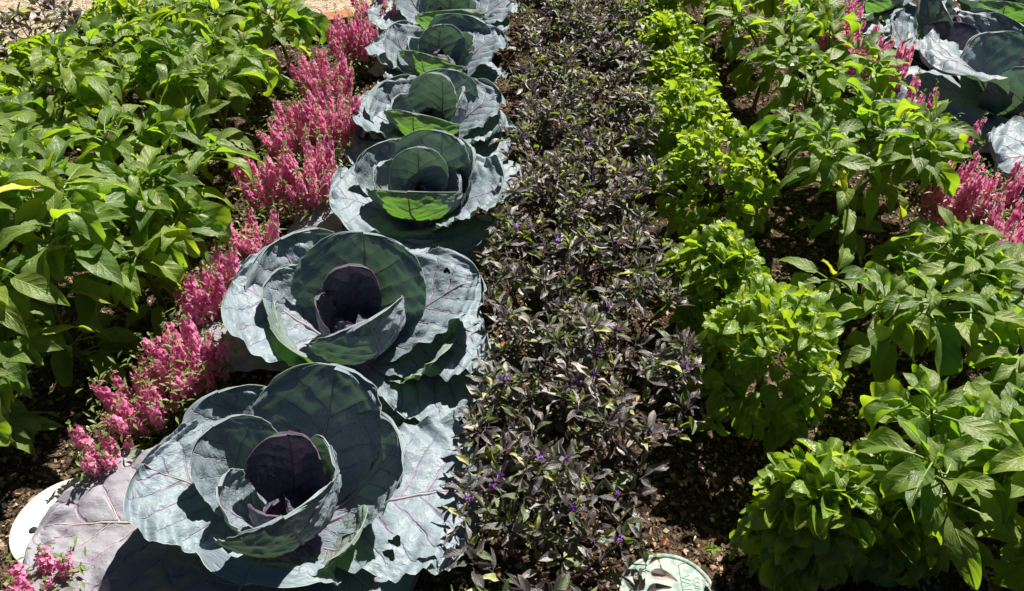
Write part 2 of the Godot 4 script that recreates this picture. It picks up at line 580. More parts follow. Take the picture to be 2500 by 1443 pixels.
func cabbage(at: Vector3, rows: Array, label: String, group: String, seed_: int, fine := false, holes := {}) -> void:
	var root := thing("cabbage", label, "cabbage", at, group)
	var mb := MB.new()
	mb.tube(PackedVector3Array([Vector3(0, -0.03, 0), Vector3(0, 0.04, 0), Vector3(0, 0.06, 0), Vector3(0, 0.08, 0)]), PackedFloat32Array([0.02, 0.022, 0.024, 0.01]), 8)
	root.rotation = Vector3(sin(seed_ * 2.3) * 0.07, 0, cos(seed_ * 1.7) * 0.06) if seed_ > 2 else Vector3.ZERO
	var sm := ArrayMesh.new()
	mb.commit(sm, mat.vein_b)
	piece(root, "stem", sm)
	for i in rows.size():
		var a: Array = rows[i]
		cabbage_leaf(root, i, deg_to_rad(a[1]), a[2], a[3], a[4], a[0], a[5], a[6], a[7], seed_ * 100 + i, fine, holes.get(i, []))


func row_cabbage(seed_: int) -> Array:
	rng.seed = seed_
	var rows := []
	for i in 5:
		rows.append(["o", i * 72 + rr(-15, 15) + 20, rr(0.27, 0.35), rr(0.06, 0.13), rr(0.13, 0.165), 0.15, 0.12, "l" if i == 2 else "b"])
	for q in [["f", 180, 0.32, 0.21, 0.16], ["u", 140, 0.23, 0.27, 0.145], ["u", 66, 0.24, 0.27, 0.15], ["f", 12, 0.32, 0.22, 0.155], ["f", -34, 0.28, 0.15, 0.14], ["f", -142, 0.27, 0.13, 0.14]]:
		rows.append([q[0], q[1] + rr(-20, 20), q[2] + rr(-0.05, 0.04), q[3] + rr(-0.04, 0.04), q[4] * rr(0.85, 1.18), rr(0.35, 0.6), 0.06, "b"])
	rows.append(["i", -88 + rr(-32, 32), 0.125, rr(0.235, 0.265), 0.175, 0.8, 0.02, "g"])
	rows.append(["i", 90 + rr(-35, 35), 0.07, rr(0.29, 0.35), rr(0.105, 0.14), 1.0, -0.04, "b"])
	rows.append(["i", 160 + rr(-20, 20), 0.13, rr(0.24, 0.28), 0.115, 0.95, 0.0, "b"])
	rows.append(["i", 15 + rr(-20, 20), 0.13, rr(0.24, 0.28), 0.11, 0.95, 0.0, "b"])
	var turn := rr(0, 120)
	for k in 3:
		rows.append(["h", turn + k * 120, 0.09, rr(0.19, 0.21), 0.085, 1.2, 0.0, "p"])
	return rows


# ---------------------------------------------------------------- peppers
func pepper(at: Vector3, h: float, spread: float, seed_: int, label: String, group: String, fruit := 0, forks := 3, big := 1.0) -> Node3D:
	rng.seed = seed_
	var root := thing("pepper_plant", label, "pepper plant", at, group)
	var st := MB.new()
	var leaves := []
	var tips := []
	var top := Vector3(rr(-0.02, 0.02), h * rr(0.36, 0.44), rr(-0.02, 0.02))
	st.tube(PackedVector3Array([Vector3(0, -0.02, 0), top * 0.5 + Vector3(rr(-0.01, 0.01), 0, 0), top]), PackedFloat32Array([0.009, 0.008, 0.007]), 7)
	for i in 6 if forks < 4 else 9:
		leaves.append([top * rr(0.3, 0.95), rr(0, TAU), rr(-0.5, 0.1), rr(0.10, 0.14)])
	var a0 := rr(0, TAU)
	for f in forks:
		var az := a0 + f * TAU / forks + rr(-0.4, 0.4)
		var d := polar(az, rr(0.75, 1.15))
		var e := top + d * h * rr(0.24, 0.34) * Vector3(spread, 1, spread)
		st.tube(PackedVector3Array([top, top.lerp(e, 0.5) + Vector3(rr(-0.01, 0.01), 0.005, rr(-0.01, 0.01)), e]), PackedFloat32Array([0.006, 0.005, 0.0045]), 6)
		leaves.append([top.lerp(e, 0.55), az + rr(-1.2, 1.2), rr(-0.4, 0.2), rr(0.10, 0.13)])
		leaves.append([e, az + rr(1.5, 4.5), rr(-0.2, 0.3), rr(0.09, 0.125)])
		for g in 2 + (1 if rng.randf() < 0.7 else 0):
			var az2 := az + rr(-1.3, 1.3)
			var d2 := polar(az2, rr(0.55, 1.2))
			var e2 := e + d2 * h * rr(0.2, 0.33) * Vector3(spread, 1, spread)
			st.tube(PackedVector3Array([e, e.lerp(e2, 0.5) + Vector3(rr(-0.008, 0.008), 0.004, rr(-0.008, 0.008)), e2]), PackedFloat32Array([0.0042, 0.0036, 0.003]), 5)
			leaves.append([e.lerp(e2, 0.35), az2 + rr(-2, 2), rr(-0.3, 0.25), rr(0.09, 0.13)])
			leaves.append([e.lerp(e2, 0.7), az2 + rr(-2, 2), rr(-0.2, 0.3), rr(0.08, 0.12)])
			leaves.append([e2 - d2 * 0.01, az2 + rr(-1.5, 1.5), rr(-0.6, 0.0), rr(0.10, 0.135)])
			tips.append([e2, az2])
	var number := 0
	var spots := []
	for tp in tips:
		var a1 := rr(0, TAU)
		for i in 7:
			leaves.append([tp[0] - Vector3(0, 0.012 * (3 - i), 0) if i < 3 else tp[0], a1 + i * 2.4, lerpf(-0.25, 0.95, i / 7.0) + rr(-0.2, 0.2), lerpf(0.13, 0.05, i / 7.0) * rr(0.85, 1.2)])
		spots.append(tp[0])
	var sm := ArrayMesh.new()
	st.commit(sm, mat.pep_stem)
	piece(root, "stem", sm)
	for l in leaves:
		var o := piece(root, "leaf", pep_leaves[rng.randi() % pep_leaves.size()], number, aim(l[0], polar(l[1], l[2]), l[3] * 1.05 * big, rr(-0.45, 0.45)))
		number += 1
		var pick := rng.randf()
		var which := 0 if pick < 0.4 else 1 if pick < 0.65 else 2 if pick < 0.85 else 3
		if pick > 0.9975:
			o.set_surface_override_material(0, mat.pep_yellow)
		elif which:
			o.set_surface_override_material(0, mat.pep[which])
	for i in 3:
		var s: Vector3 = spots[rng.randi() % spots.size()]
		white_flower(root, i, s + polar(rr(0, TAU), -0.3) * 0.02)
	for i in fruit:
		var s: Vector3 = spots[rng.randi() % spots.size()]
		pepper_fruit(root, i, s + Vector3(rr(-0.02, 0.02), -0.05, rr(-0.02, 0.02)), mat.fruit)
	return root


var flower_mesh: ArrayMesh
var violet_mesh: ArrayMesh
var fruit_mesh := {}


func star(petals: int, face: Material, heart: Material) -> ArrayMesh:
	var m := ArrayMesh.new()
	var mb := MB.new()
	for k in petals:
		var a := TAU * k / petals
		var d := Vector3(cos(a), 0, sin(a))
		var s := Vector3(-sin(a), 0, cos(a))
		var c := mb.add(Vector3(0, 0.0, 0))
		var l := mb.add(d * 0.5 + s * 0.28 + Vector3(0, -0.10, 0))
		var r := mb.add(d * 0.5 - s * 0.28 + Vector3(0, -0.10, 0))
		var t := mb.add(d * 1.0 + Vector3(0, 0.12, 0))
		mb.quad(c, l, t, r)
	mb.commit(m, face)
	var hb := MB.new()
	hb.tube(PackedVector3Array([Vector3(0, -0.05, 0), Vector3(0, -0.25, 0), Vector3(0, -0.4, 0)]), PackedFloat32Array([0.16, 0.14, 0.05]), 6)
	hb.commit(m, heart)
	return m


func white_flower(root: Node3D, number: int, at: Vector3) -> void:
	if flower_mesh == null:
		flower_mesh = star(6, mat.white, mat.pollen)
	piece(root, "flower", flower_mesh, number, aim(at, polar(rr(0, TAU), rr(-0.6, 0.6)), 0.013, rr(0, 3)))


func pepper_fruit(root: Node3D, number: int, at: Vector3, m: Material, size := 1.0) -> void:
	if not fruit_mesh.has(m):
		var mb := MB.new()
		var path := PackedVector3Array()
		var rad := PackedFloat32Array()
		for i in 10:
			var q := i / 9.0
			path.append(Vector3(0, -0.045 * q, 0))
			rad.append(0.019 * pow(sin(PI * clampf(0.16 + q * 0.78, 0, 1)), 0.55) * (1.0 - 0.25 * q))
		mb.tube(path, rad, 14)
		for i in mb.v.size():
			var p := mb.v[i]
			var a := atan2(p.z, p.x)
			var g := 1.0 + 0.09 * cos(a * 3.0)
			mb.v[i] = Vector3(p.x * g, p.y, p.z * g)
		var mesh := ArrayMesh.new()
		mb.commit(mesh, m)
		var sb := MB.new()
		sb.tube(PackedVector3Array([Vector3(0, -0.002, 0), Vector3(0.002, 0.01, 0), Vector3(0.006, 0.025, 0)]), PackedFloat32Array([0.008, 0.003, 0.0025]), 6)
		sb.commit(mesh, mat.pep_stem)
		fruit_mesh[m] = mesh
	piece(root, "fruit", fruit_mesh[m], number, Transform3D(Basis().rotated(Vector3(1, 0, 0.3).normalized(), rr(-0.2, 0.2)).scaled(Vector3.ONE * size), at))


# ---------------------------------------------------------------- dark ornamental peppers
func ornamental(at: Vector3, h: float, spread: float, seed_: int, label: String, group: String, pale := 0.2, big := 0.86) -> void:
	rng.seed = seed_
	var root := thing("ornamental_pepper", label, "ornamental pepper", at, group)
	var st := MB.new()
	var leaves := []
	var spots := []
	var top := Vector3(rr(-0.01, 0.01), h * 0.24, rr(-0.01, 0.01))
	st.tube(PackedVector3Array([Vector3(0, -0.02, 0), top]), PackedFloat32Array([0.006, 0.005]), 6)
	var a0 := rr(0, TAU)
	for f in 5:
		var az := a0 + f * TAU / 5 + rr(-0.3, 0.3)
		var e := top + polar(az, rr(0.45, 1.1)) * h * rr(0.28, 0.4) * Vector3(spread, 1, spread)
		st.tube(PackedVector3Array([top, top.lerp(e, 0.5) + Vector3(0, 0.008, 0), e]), PackedFloat32Array([0.004, 0.0034, 0.003]), 5)
		leaves.append([top.lerp(e, 0.6), rr(0, TAU), rr(-0.3, 0.3), rr(0.045, 0.065), 0.0])
		for g in 3:
			var az2 := az + (g - 1) * 0.8 + rr(-0.4, 0.4)
			var e2 := e + polar(az2, rr(0.35, 1.15)) * h * rr(0.18, 0.3) * Vector3(spread, 1, spread)
			st.tube(PackedVector3Array([e, e.lerp(e2, 0.5) + Vector3(0, 0.005, 0), e2]), PackedFloat32Array([0.0026, 0.0022, 0.0018]), 4)
			leaves.append([e.lerp(e2, 0.4), az2 + rr(-2, 2), rr(-0.1, 0.8), rr(0.04, 0.062), 0.0])
			leaves.append([e.lerp(e2, 0.75), az2 + rr(-2, 2), rr(-0.1, 0.8), rr(0.04, 0.06), 0.0])
			for t in 2:
				var az3 := az2 + (t - 0.5) * 1.3 + rr(-0.4, 0.4)
				var e3 := e2 + polar(az3, rr(0.3, 1.2)) * h * rr(0.1, 0.2) * Vector3(spread, 1, spread)
				st.tube(PackedVector3Array([e2, e3]), PackedFloat32Array([0.0016, 0.0011]), 4)
				var a1 := rr(0, TAU)
				for i in 6:
					leaves.append([e3 - Vector3(0, 0.008, 0) * (5 - i) * 0.6, a1 + i * 2.4, lerpf(0.15, 1.15, i / 6.0) + rr(-0.25, 0.25), lerpf(0.062, 0.026, i / 6.0) * rr(0.85, 1.2), i / 5.0])
				spots.append(e3)
	var sm := ArrayMesh.new()
	st.commit(sm, mat.orn_stem)
	piece(root, "stem", sm)
	var number := 0
	for l in leaves:
		var o := piece(root, "leaf", orn_leaves[rng.randi() % orn_leaves.size()], number, aim(l[0], polar(l[1], l[2]), l[3] * big, rr(-0.95, 0.95)))
		number += 1
		var which := 0
		var pick := rng.randf()
		if pick < pale * (0.35 + l[4]):
			which = 4 if rng.randf() < 0.7 else 5
		else:
			pick = rng.randf()
			which = 0 if pick < 0.42 else 1 if pick < 0.66 else 2 if pick < 0.82 else 3
		if which:
			o.set_surface_override_material(0, mat.orn[which])
	if violet_mesh == null:
		violet_mesh = star(5, mat.violet, mat.violet)
	for i in 6:
		var s: Vector3 = spots[rng.randi() % spots.size()]
		piece(root, "flower", violet_mesh, i, aim(s + Vector3(0, 0.004, 0), polar(rr(0, TAU), rr(-0.2, 0.9)), rr(0.009, 0.012), rr(0, 3)))


# ---------------------------------------------------------------- basil
func merge(mb: MB, m: ArrayMesh, t: Transform3D) -> void:
	var arr := m.surface_get_arrays(0)
	var v: PackedVector3Array = arr[Mesh.ARRAY_VERTEX]
	var u: PackedVector2Array = arr[Mesh.ARRAY_TEX_UV]
	var ix: PackedInt32Array = arr[Mesh.ARRAY_INDEX]
	var first := mb.v.size()
	for i in v.size():
		mb.add(t * v[i], u[i])
	for i in ix:
		mb.idx.append(first + i)


func basil(at: Vector3, h: float, rad: float, seed_: int, label: String, group: String, tips := 38, big := 1.0) -> void:
	tips = mini(tips, 38)
	rng.seed = seed_
	var root := thing("basil_plant", label, "basil", at, group)
	var st := MB.new()
	st.tube(PackedVector3Array([Vector3(0, -0.02, 0), Vector3(0, h * 0.3, 0), Vector3(0, h * 0.6, 0)]), PackedFloat32Array([0.008, 0.007, 0.003]), 6)
	var number := 0
	var mid := Vector3(0, h * 0.5, 0)
	for i in tips:
		var q := (i + 0.5) / tips
		var y := 1.0 - 1.55 * q
		var a := i * 2.39996 + rr(-0.25, 0.25)
		var ring := sqrt(maxf(0.0, 1.0 - y * y))
		var nrm := Vector3(ring * cos(a), y, ring * sin(a))
		var p := mid + nrm * Vector3(rad, h * 0.5, rad) * rr(0.82, 1.1)
		p.y = maxf(p.y, 0.03)
		var axis := (nrm + Vector3(0, 0.9, 0)).normalized()
		st.tube(PackedVector3Array([mid.lerp(p, 0.72) - Vector3(0, 0.012, 0), p]), PackedFloat32Array([0.0022, 0.0015]), 4)
		var t1 := axis.cross(Vector3(0.3, 0.2, 1)).normalized()
		t1 = t1.rotated(axis, rr(0, PI))
		for pair in 4:
			var el: float = [0.05, 0.35, 0.75, 1.15][pair] + rr(-0.15, 0.15)
			var size: float = [0.050, 0.043, 0.031, 0.018][pair] * rr(0.85, 1.15) * big
			var base: Vector3 = p - axis * [0.018, 0.008, 0.002, -0.002][pair] * big
			for sg in [-1.0, 1.0]:
				if pair == 0 and rng.randf() < 0.12:
					continue
				var flatdir: Vector3 = t1.rotated(axis, pair * PI / 2 + rr(-0.2, 0.2)) * sg
				var o := piece(root, "leaf", bas_leaves[rng.randi() % bas_leaves.size()], number, aim(base, flatdir * cos(el) + axis * sin(el), size, rr(-0.2, 0.2), axis))
				number += 1
				var which := 2 if pair > 1 else 1 if rng.randf() < 0.5 else 0
				if which:
					o.set_surface_override_material(0, mat.bas[which])
	var inner := MB.new()
	for i in 240:
		var n := polar(rr(0, TAU), rr(-1.1, 1.3))
		var p := mid + n * Vector3(rad, h * 0.5, rad) * rr(0.5, 0.86)
		p.y = maxf(p.y, 0.03)
		merge(inner, bas_leaves[rng.randi() % bas_leaves.size()], aim(p, n + Vector3(rr(-0.5, 0.5), rr(-0.6, 0.2), rr(-0.5, 0.5)), rr(0.045, 0.065) * big, rr(-0.5, 0.5)))
	var im := ArrayMesh.new()
	inner.commit(im, mat.bas[1])
	piece(root, "inner_foliage", im).set_meta("kind", "stuff")
	var sm := ArrayMesh.new()
	st.commit(sm, mat.bas_stem)
	piece(root, "stem", sm)


# ---------------------------------------------------------------- angelonia
var spikes := []


func make_spikes() -> void:
	rng.seed = 31
	for k in 8:
		var green := MB.new()
		var pink := MB.new()
		pink.tinted = true
		var bend := Vector3(rr(-0.012, 0.012), 0, rr(-0.012, 0.012))
		var path := PackedVector3Array()
		for i in 6:
			var q := i / 5.0
			path.append(Vector3(0, 0.2 * q, 0) + bend * q * q)
		green.tube(path, PackedFloat32Array([0.0018, 0.0017, 0.0016, 0.0014, 0.001, 0.0006]), 4)
		var along := func(q: float) -> Vector3: return Vector3(0, 0.2 * q, 0) + bend * q * q
		for i in 16:
			var q := rr(0.03, 0.62)
			lance(green, along.call(q), polar(rr(0, TAU), rr(0.1, 0.7)), rr(0.018, 0.034), 0.0032)
		for i in 12:
			var q := rr(0.84, 1.0)
			var p: Vector3 = along.call(q)
			var d := polar(rr(0, TAU), rr(0.3, 1.0))
			lance(green, p, d, 0.009, 0.003)
		var n := 25
		for i in n:
			var q := lerpf(0.34, 0.88, (i + rr(0, 0.9)) / n)
			var a := i * 2.4 + rr(-0.3, 0.3)
			var p: Vector3 = along.call(q)
			var o := polar(a, rr(0.0, 0.5))
			blossom(pink, p + o * rr(0.008, 0.014), o, lerpf(0.0105, 0.006, smoothstep(0.7, 0.92, q)) * rr(0.8, 1.2))
		var gm := ArrayMesh.new()
		green.commit(gm, mat.ang_green)
		var pm := ArrayMesh.new()
		pink.commit(pm, mat.pink)
		spikes.append([gm, pm])


func lance(mb: MB, at: Vector3, d: Vector3, l: float, w: float) -> void:
	var s := d.cross(Vector3.UP).normalized() * w
	var up := s.cross(d).normalized()
	var a := mb.add(at)
	var b := mb.add(at + d * l * 0.45 + s + up * w * 0.3, Vector2(0, 0.5))
	var c := mb.add(at + d * l * 0.45 - s + up * w * 0.3, Vector2(1, 0.5))
	var m := mb.add(at + d * l * 0.45)
	var e := mb.add(at + d * l - Vector3(0, l * 0.2, 0), Vector2(0.5, 1))
	mb.tri(a, b, m)
	mb.tri(a, m, c)
	mb.tri(b, e, m)
	mb.tri(m, e, c)


func blossom(mb: MB, at: Vector3, o: Vector3, size: float) -> void:
	var x := o.cross(Vector3.UP).normalized()
	var y := x.cross(o).normalized()
	var tone := rr(0.75, 1.2)
	var inner := Color(0.6 * tone, 0.09 * tone, 0.28 * tone)
	var outer := Color(minf(0.85 * tone, 0.94), 0.37 * tone * tone, 0.58 * tone)
	for k in 5:
		var a := TAU * (k + 0.25) / 5 + rr(-0.15, 0.15)
		var d := x * cos(a) + y * sin(a)
		var s := -x * sin(a) + y * cos(a)
		var big := 1.25 if sin(a) < -0.2 else 0.95
		var c := mb.add(at - o * size * 0.35, Vector2.ZERO, inner)
		var l := mb.add(at + d * size * 0.7 * big + s * size * 0.5 + o * size * 0.12, Vector2.ZERO, outer)
		var r := mb.add(at + d * size * 0.7 * big - s * size * 0.5 + o * size * 0.12, Vector2.ZERO, outer)
		var t := mb.add(at + d * size * 1.15 * big + o * size * rr(-0.2, 0.3), Vector2.ZERO, outer)
		mb.quad(c, l, t, r)


func angelonia(at: Vector3, n: int, wide: float, tall: float, seed_: int, label: String, group: String) -> void:
	rng.seed = seed_
	var root := thing("angelonia_plant", label, "flowering plant", at, group)
	var leafage := MB.new()
	for i in n * 11:
		var a := rr(0, TAU)
		var r := sqrt(rng.randf()) * wide
		var p := Vector3(cos(a) * r * 1.1, rr(0.02, 0.75) * tall, sin(a) * r * 1.1)
		lance(leafage, p, polar(rr(0, TAU), rr(0.0, 0.9)), rr(0.02, 0.038), 0.0035)
	var lm := ArrayMesh.new()
	leafage.commit(lm, mat.ang_green)
	piece(root, "foliage", lm).set_meta("kind", "stuff")
	for i in n:
		var a := i * 2.39996
		var r := sqrt((i + 0.5) / n) * wide * 0.9
		var p := Vector3(cos(a) * r * 0.6, 0, sin(a) * r * 0.6)
		var tip := Vector3(cos(a) * r * 1.15, tall * rr(0.6, 1.15), sin(a) * r * 1.15)
		var up := (tip - p).normalized()
		var x := up.cross(Vector3(0, 0, 1)).normalized()
		var b := Basis(x, up, x.cross(up)).rotated(up, rr(0, TAU)).scaled(Vector3.ONE * (tip - p).length() / 0.2)
		b = b * Basis.from_scale(Vector3(0.2 / tall, 1, 0.2 / tall))
		var sp: Array = spikes[rng.randi() % spikes.size()]
		var o := piece(root, "flower_spike", sp[0], i, Transform3D(b, p))
		piece(o, "blossoms", sp[1]).set_meta("kind", "stuff")


# ---------------------------------------------------------------- ground
func make_ground() -> void:
	var mb := MB.new()
	wob.seed = 8
	wob.frequency = 1.0
	wob.fractal_octaves = 5
	var n := 220
	for i in n + 1:
		for j in n + 1:
			var x := lerpf(-3.4, 3.6, float(j) / n)
			var z := lerpf(0.6, -4.9, float(i) / n)
			mb.add(Vector3(x, soil_y(x, z), z), Vector2(x, z) * 1.1)
	for i in n:
		for j in n:
			var q := i * (n + 1) + j
			mb.quad(q, q + n + 1, q + n + 2, q + 1)
	var m := ArrayMesh.new()
	mb.commit(m, mat.soil)
	structure("soil", m)
	# far ground
	var fb := MB.new()
	var a := fb.add(Vector3(-60, -0.08, 40), Vector2(-60, 40))
	var b := fb.add(Vector3(-60, -0.08, -60), Vector2(-60, -60))
	var c := fb.add(Vector3(60, -0.08, -60), Vector2(60, -60))
	var d := fb.add(Vector3(60, -0.08, 40), Vector2(60, 40))
	fb.quad(a, b, c, d)
	var fm := ArrayMesh.new()
	fb.commit(fm, mat.soil)
	structure("ground", fm)
	# aggregate path beyond the bed edge
	var pb := MB.new()
	var e0 := edge_at(-14.0)
	var e1 := edge_at(9.0)
	var far := Vector3(0, 0, -14)
	var p := [pb.add(e0, Vector2(e0.x, e0.z) * 1.4), pb.add(e0 + far, Vector2(e0.x, e0.z - 14) * 1.4), pb.add(e1 + far, Vector2(e1.x, e1.z - 14) * 1.4), pb.add(e1, Vector2(e1.x, e1.z) * 1.4)]
	pb.quad(p[0], p[1], p[2], p[3])
	var q2 := [pb.add(e0 + Vector3(0, -0.15, 0)), pb.add(e1 + Vector3(0, -0.15, 0))]
	var top0 := pb.add(e0)
	var top1 := pb.add(e1)
	pb.quad(q2[0], top0, top1, q2[1])
	var pm := ArrayMesh.new()
	pb.commit(pm, mat.path)
	structure("path", pm)


func edge_at(x: float) -> Vector3:
	return Vector3(x, 0.035, -3.83 - 0.38 * (x + 0.8))


func soil_y(x: float, z: float) -> float:
	var e := -3.83 - 0.38 * (x + 0.8)
	var y := wob.get_noise_2d(x * 2.2, z * 2.2) * 0.035 + wob.get_noise_2d(x * 14.0, z * 14.0) * 0.012
	return y - 0.012 if z > e + 0.05 else -0.1


func make_mulch() -> void:
	rng.seed = 5
	for kind in 3:
		var mb := MB.new()
		mb.box(Vector3.ZERO, [Vector3(1, 0.5, 0.7), Vector3(1.7, 0.3, 0.5), Vector3(0.8, 0.6, 0.8)][kind])
		var moved := {}
		for i in mb.v.size():
			var key := Vector3i(mb.v[i] * 100.0)
			if not moved.has(key):
				moved[key] = Vector3(rr(-0.22, 0.22), rr(-0.15, 0.15), rr(-0.2, 0.2))
			mb.v[i] += moved[key]
		var m := ArrayMesh.new()
		mb.commit(m, mat.chip)
		var mm := MultiMesh.new()
		mm.transform_format = MultiMesh.TRANSFORM_3D
		mm.use_colors = true
		mm.mesh = m
		var count := 42000
		mm.instance_count = count
		for i in count:
			var z := rr(-0.55, -4.0)
			var reach := 0.75 + 0.55 * -z
			var x := rr(-reach, reach)
			var y := soil_y(x, z)
			if y < -0.09:
				x = -x
				y = soil_y(x, z)
			var size := lerpf(0.0025, 0.0085 if kind == 1 else 0.014, pow(rng.randf(), 3.5)) * (1.0 if kind != 1 else 1.2)
			var b := Basis.from_euler(Vector3(rr(-0.7, 0.7), rr(0, TAU), rr(-0.7, 0.7))).scaled(Vector3.ONE * size)
			mm.set_instance_transform(i, Transform3D(b, Vector3(x, y + size * 0.15, z)))
			var t := rng.randf()
			var c := Color(0.13, 0.092, 0.066).lerp(Color(0.42, 0.32, 0.235), t * t)
			if rng.randf() < 0.05:
				c = Color(0.6, 0.55, 0.47)
			if rng.randf() < 0.3:
				c = Color(0.07, 0.048, 0.035)
			mm.set_instance_color(i, c)
		var o := MultiMeshInstance3D.new()
		o.name = numbered("mulch")
		o.multimesh = mm
		add_child(o)
		o.set_meta("kind", "stuff")
		tag(o, ["fine brown mulch grit covering the soil of the bed", "thin splinters of bark mulch strewn over the soil", "chunky crumbs of dark mulch lying on the soil"][kind], "mulch")


func make_litter() -> void:
	rng.seed = 15
	var m: ArrayMesh = orn_leaves[2]
	var flake := ArrayMesh.new()
	flake.add_surface_from_arrays(Mesh.PRIMITIVE_TRIANGLES, m.surface_get_arrays(0))
	flake.surface_set_material(0, mat.chip)
	var mm := MultiMesh.new()
	mm.transform_format = MultiMesh.TRANSFORM_3D
	mm.use_colors = true
	mm.mesh = flake
	mm.instance_count = 900
	for i in 900:
		var z := rr(-0.6, -3.7)
		var reach := 0.7 + 0.5 * -z
		var x := rr(-reach, reach)
		mm.set_instance_transform(i, aim(Vector3(x, soil_y(x, z) + 0.006, z), polar(rr(0, TAU), rr(-0.2, 0.4)), rr(0.012, 0.04), rr(-1.2, 1.2)))
		var t := rng.randf()
		mm.set_instance_color(i, Color(0.16, 0.09, 0.045).lerp(Color(0.42, 0.30, 0.15), t) if rng.randf() < 0.8 else Color(0.30, 0.10, 0.05))
	var o := MultiMeshInstance3D.new()
	o.name = numbered("leaf_litter")
	o.multimesh = mm
	add_child(o)
	o.set_meta("kind", "stuff")
	tag(o, "dry brown bits of fallen leaf scattered over the soil", "leaf litter")


func lumpy(size: Vector3, seed_: int, m: Material) -> ArrayMesh:
	var s := SphereMesh.new()
	s.radial_segments = 12
	s.rings = 7
	s.radius = 0.5
	s.height = 1.0
	var arr := s.get_mesh_arrays()
	var v: PackedVector3Array = arr[Mesh.ARRAY_VERTEX]
	var nz := FastNoiseLite.new()
	nz.seed = seed_
	nz.frequency = 1.1
	var mb := MB.new()
	for p in v:
		mb.add((p * (1.0 + 0.75 * nz.get_noise_3dv(p * 1.6))) * size)
	mb.idx = arr[Mesh.ARRAY_INDEX]
	var out := ArrayMesh.new()
	mb.commit(out, m)
	return out


func make_bricks() -> void:
	rng.seed = 12
	var root := thing("brick_edging", "terracotta brick edging along the path at the far end of the bed", "edging")
	var x := -3.2
	var k := 0
	while x < 2.6:
		var e := edge_at(x)
		var b := Basis().rotated(Vector3.UP, atan(0.38) + rr(-0.12, 0.12)).rotated(Vector3.RIGHT, rr(-0.08, 0.08)).rotated(Vector3.FORWARD, rr(-0.06, 0.06))
		var bx := BoxMesh.new()
		var mb := MB.new()
		chamfered(mb, Vector3(0.2, 0.065, 0.1), 0.006)
		var m := ArrayMesh.new()
		mb.commit(m, mat.brick)
		piece(root, "brick", m, k, Transform3D(b, e + Vector3(0, 0.005 + rr(-0.008, 0.012), 0.06)))
		k += 1
		x += 0.2 + rr(0.004, 0.02)


func chamfered(mb: MB, size: Vector3, c: float) -> void:
	var s := size * 0.5
	var rings := [[-s.y, c], [-s.y + c, 0.0], [s.y - c, 0.0], [s.y, c]]
	var first := -1
	for r in rings:
		var ax: float = s.x - r[1]
		var az: float = s.z - r[1]
		for p in [[-ax + c, -az], [ax - c, -az], [ax, -az + c], [ax, az - c], [ax - c, az], [-ax + c, az], [-ax, az - c], [-ax, -az + c]]:
			mb.add(Vector3(p[0], r[0], p[1]))
	for i in 3:
		for k in 8:
			var k2 := (k + 1) % 8
			mb.quad(i * 8 + k, i * 8 + 8 + k, i * 8 + 8 + k2, i * 8 + k2)
	var top := mb.v.size()
	for k in 8:
		mb.add(mb.v[24 + k])
	for k in range(1, 7):
		mb.tri(top, top + k + 1, top + k)


func lid(called: String, at: Vector3, r: float, face: Material, label: String, lettered: bool) -> void:
	var root := thing(called, label, "valve lid", at)
	var mb := MB.new()
	var prof := [[0.0, 0.0], [r * 0.55, 0.0], [r * 0.885, 0.0], [r * 0.895, -0.003], [r * 0.915, -0.003], [r * 0.925, 0.001], [r * 0.985, 0.001], [r, -0.004], [r, -0.05]]
	var seg := 64
	for p in prof:
		for k in seg:
			var a := TAU * k / seg
			mb.add(Vector3(cos(a) * p[0], p[1], sin(a) * p[0]), Vector2(cos(a), sin(a)) * p[0] * 3.0)
	for i in prof.size() - 1:
		for k in seg:
			var k2 := (k + 1) % seg
			mb.quad(i * seg + k, i * seg + k2, (i + 1) * seg + k2, (i + 1) * seg + k)
	var m := ArrayMesh.new()
	mb.commit(m, face)
	piece(root, "cover", m)
	var line := MB.new()
	var pts := PackedVector3Array()
	var rad := PackedFloat32Array()
	for q in [[0.30, 0.80], [0.30, 0.6], [0.3, 0.2], [0.3, -0.2], [0.3, -0.6], [0.30, -0.72], [0.36, -0.76], [0.46, -0.765]]:
		pts.append(Vector3(q[0] * r, 0.0005, q[1] * r))
		rad.append(0.0011)
	line.tube(pts, rad, 6)
	var m2 := ArrayMesh.new()
	line.commit(m2, mat.lid_mark)
	piece(root, "panel_line", m2)
	if lettered:
		var f := SystemFont.new()
		f.font_names = PackedStringArray(["Droid Sans"])
		var k := 0
		for w in [["VALVE", 0.0185, 0.40, -0.52], ["CONTROL", 0.0125, 0.61, -0.47], ["IRRIGATION", 0.0085, 0.76, -0.42]]:
			var tm := TextMesh.new()
			tm.text = w[0]
			tm.font = f
			tm.font_size = 64
			tm.pixel_size = w[1] / 46.0
			tm.depth = 0.0012
			tm.horizontal_alignment = HORIZONTAL_ALIGNMENT_LEFT
			tm.material = mat.lid_mark
			# letters lie flat, tops towards +x, reading towards the viewer
			var b := Basis(Vector3(0, 0, 1), Vector3(1, 0, 0), Vector3(0, 1, 0))
			piece(root, "lettering", tm, k, Transform3D(b, Vector3(w[2] * r, 0.0006, w[3] * r)))
			k += 1
	var kb := MB.new()
	kb.tube(PackedVector3Array([Vector3(-0.55 * r, -0.01, 0.2 * r), Vector3(-0.55 * r, 0.0008, 0.2 * r)]), PackedFloat32Array([0.009, 0.009]), 16)
	var km := ArrayMesh.new()
	kb.commit(km, mat.hole)
	piece(root, "lifting_hole", km)


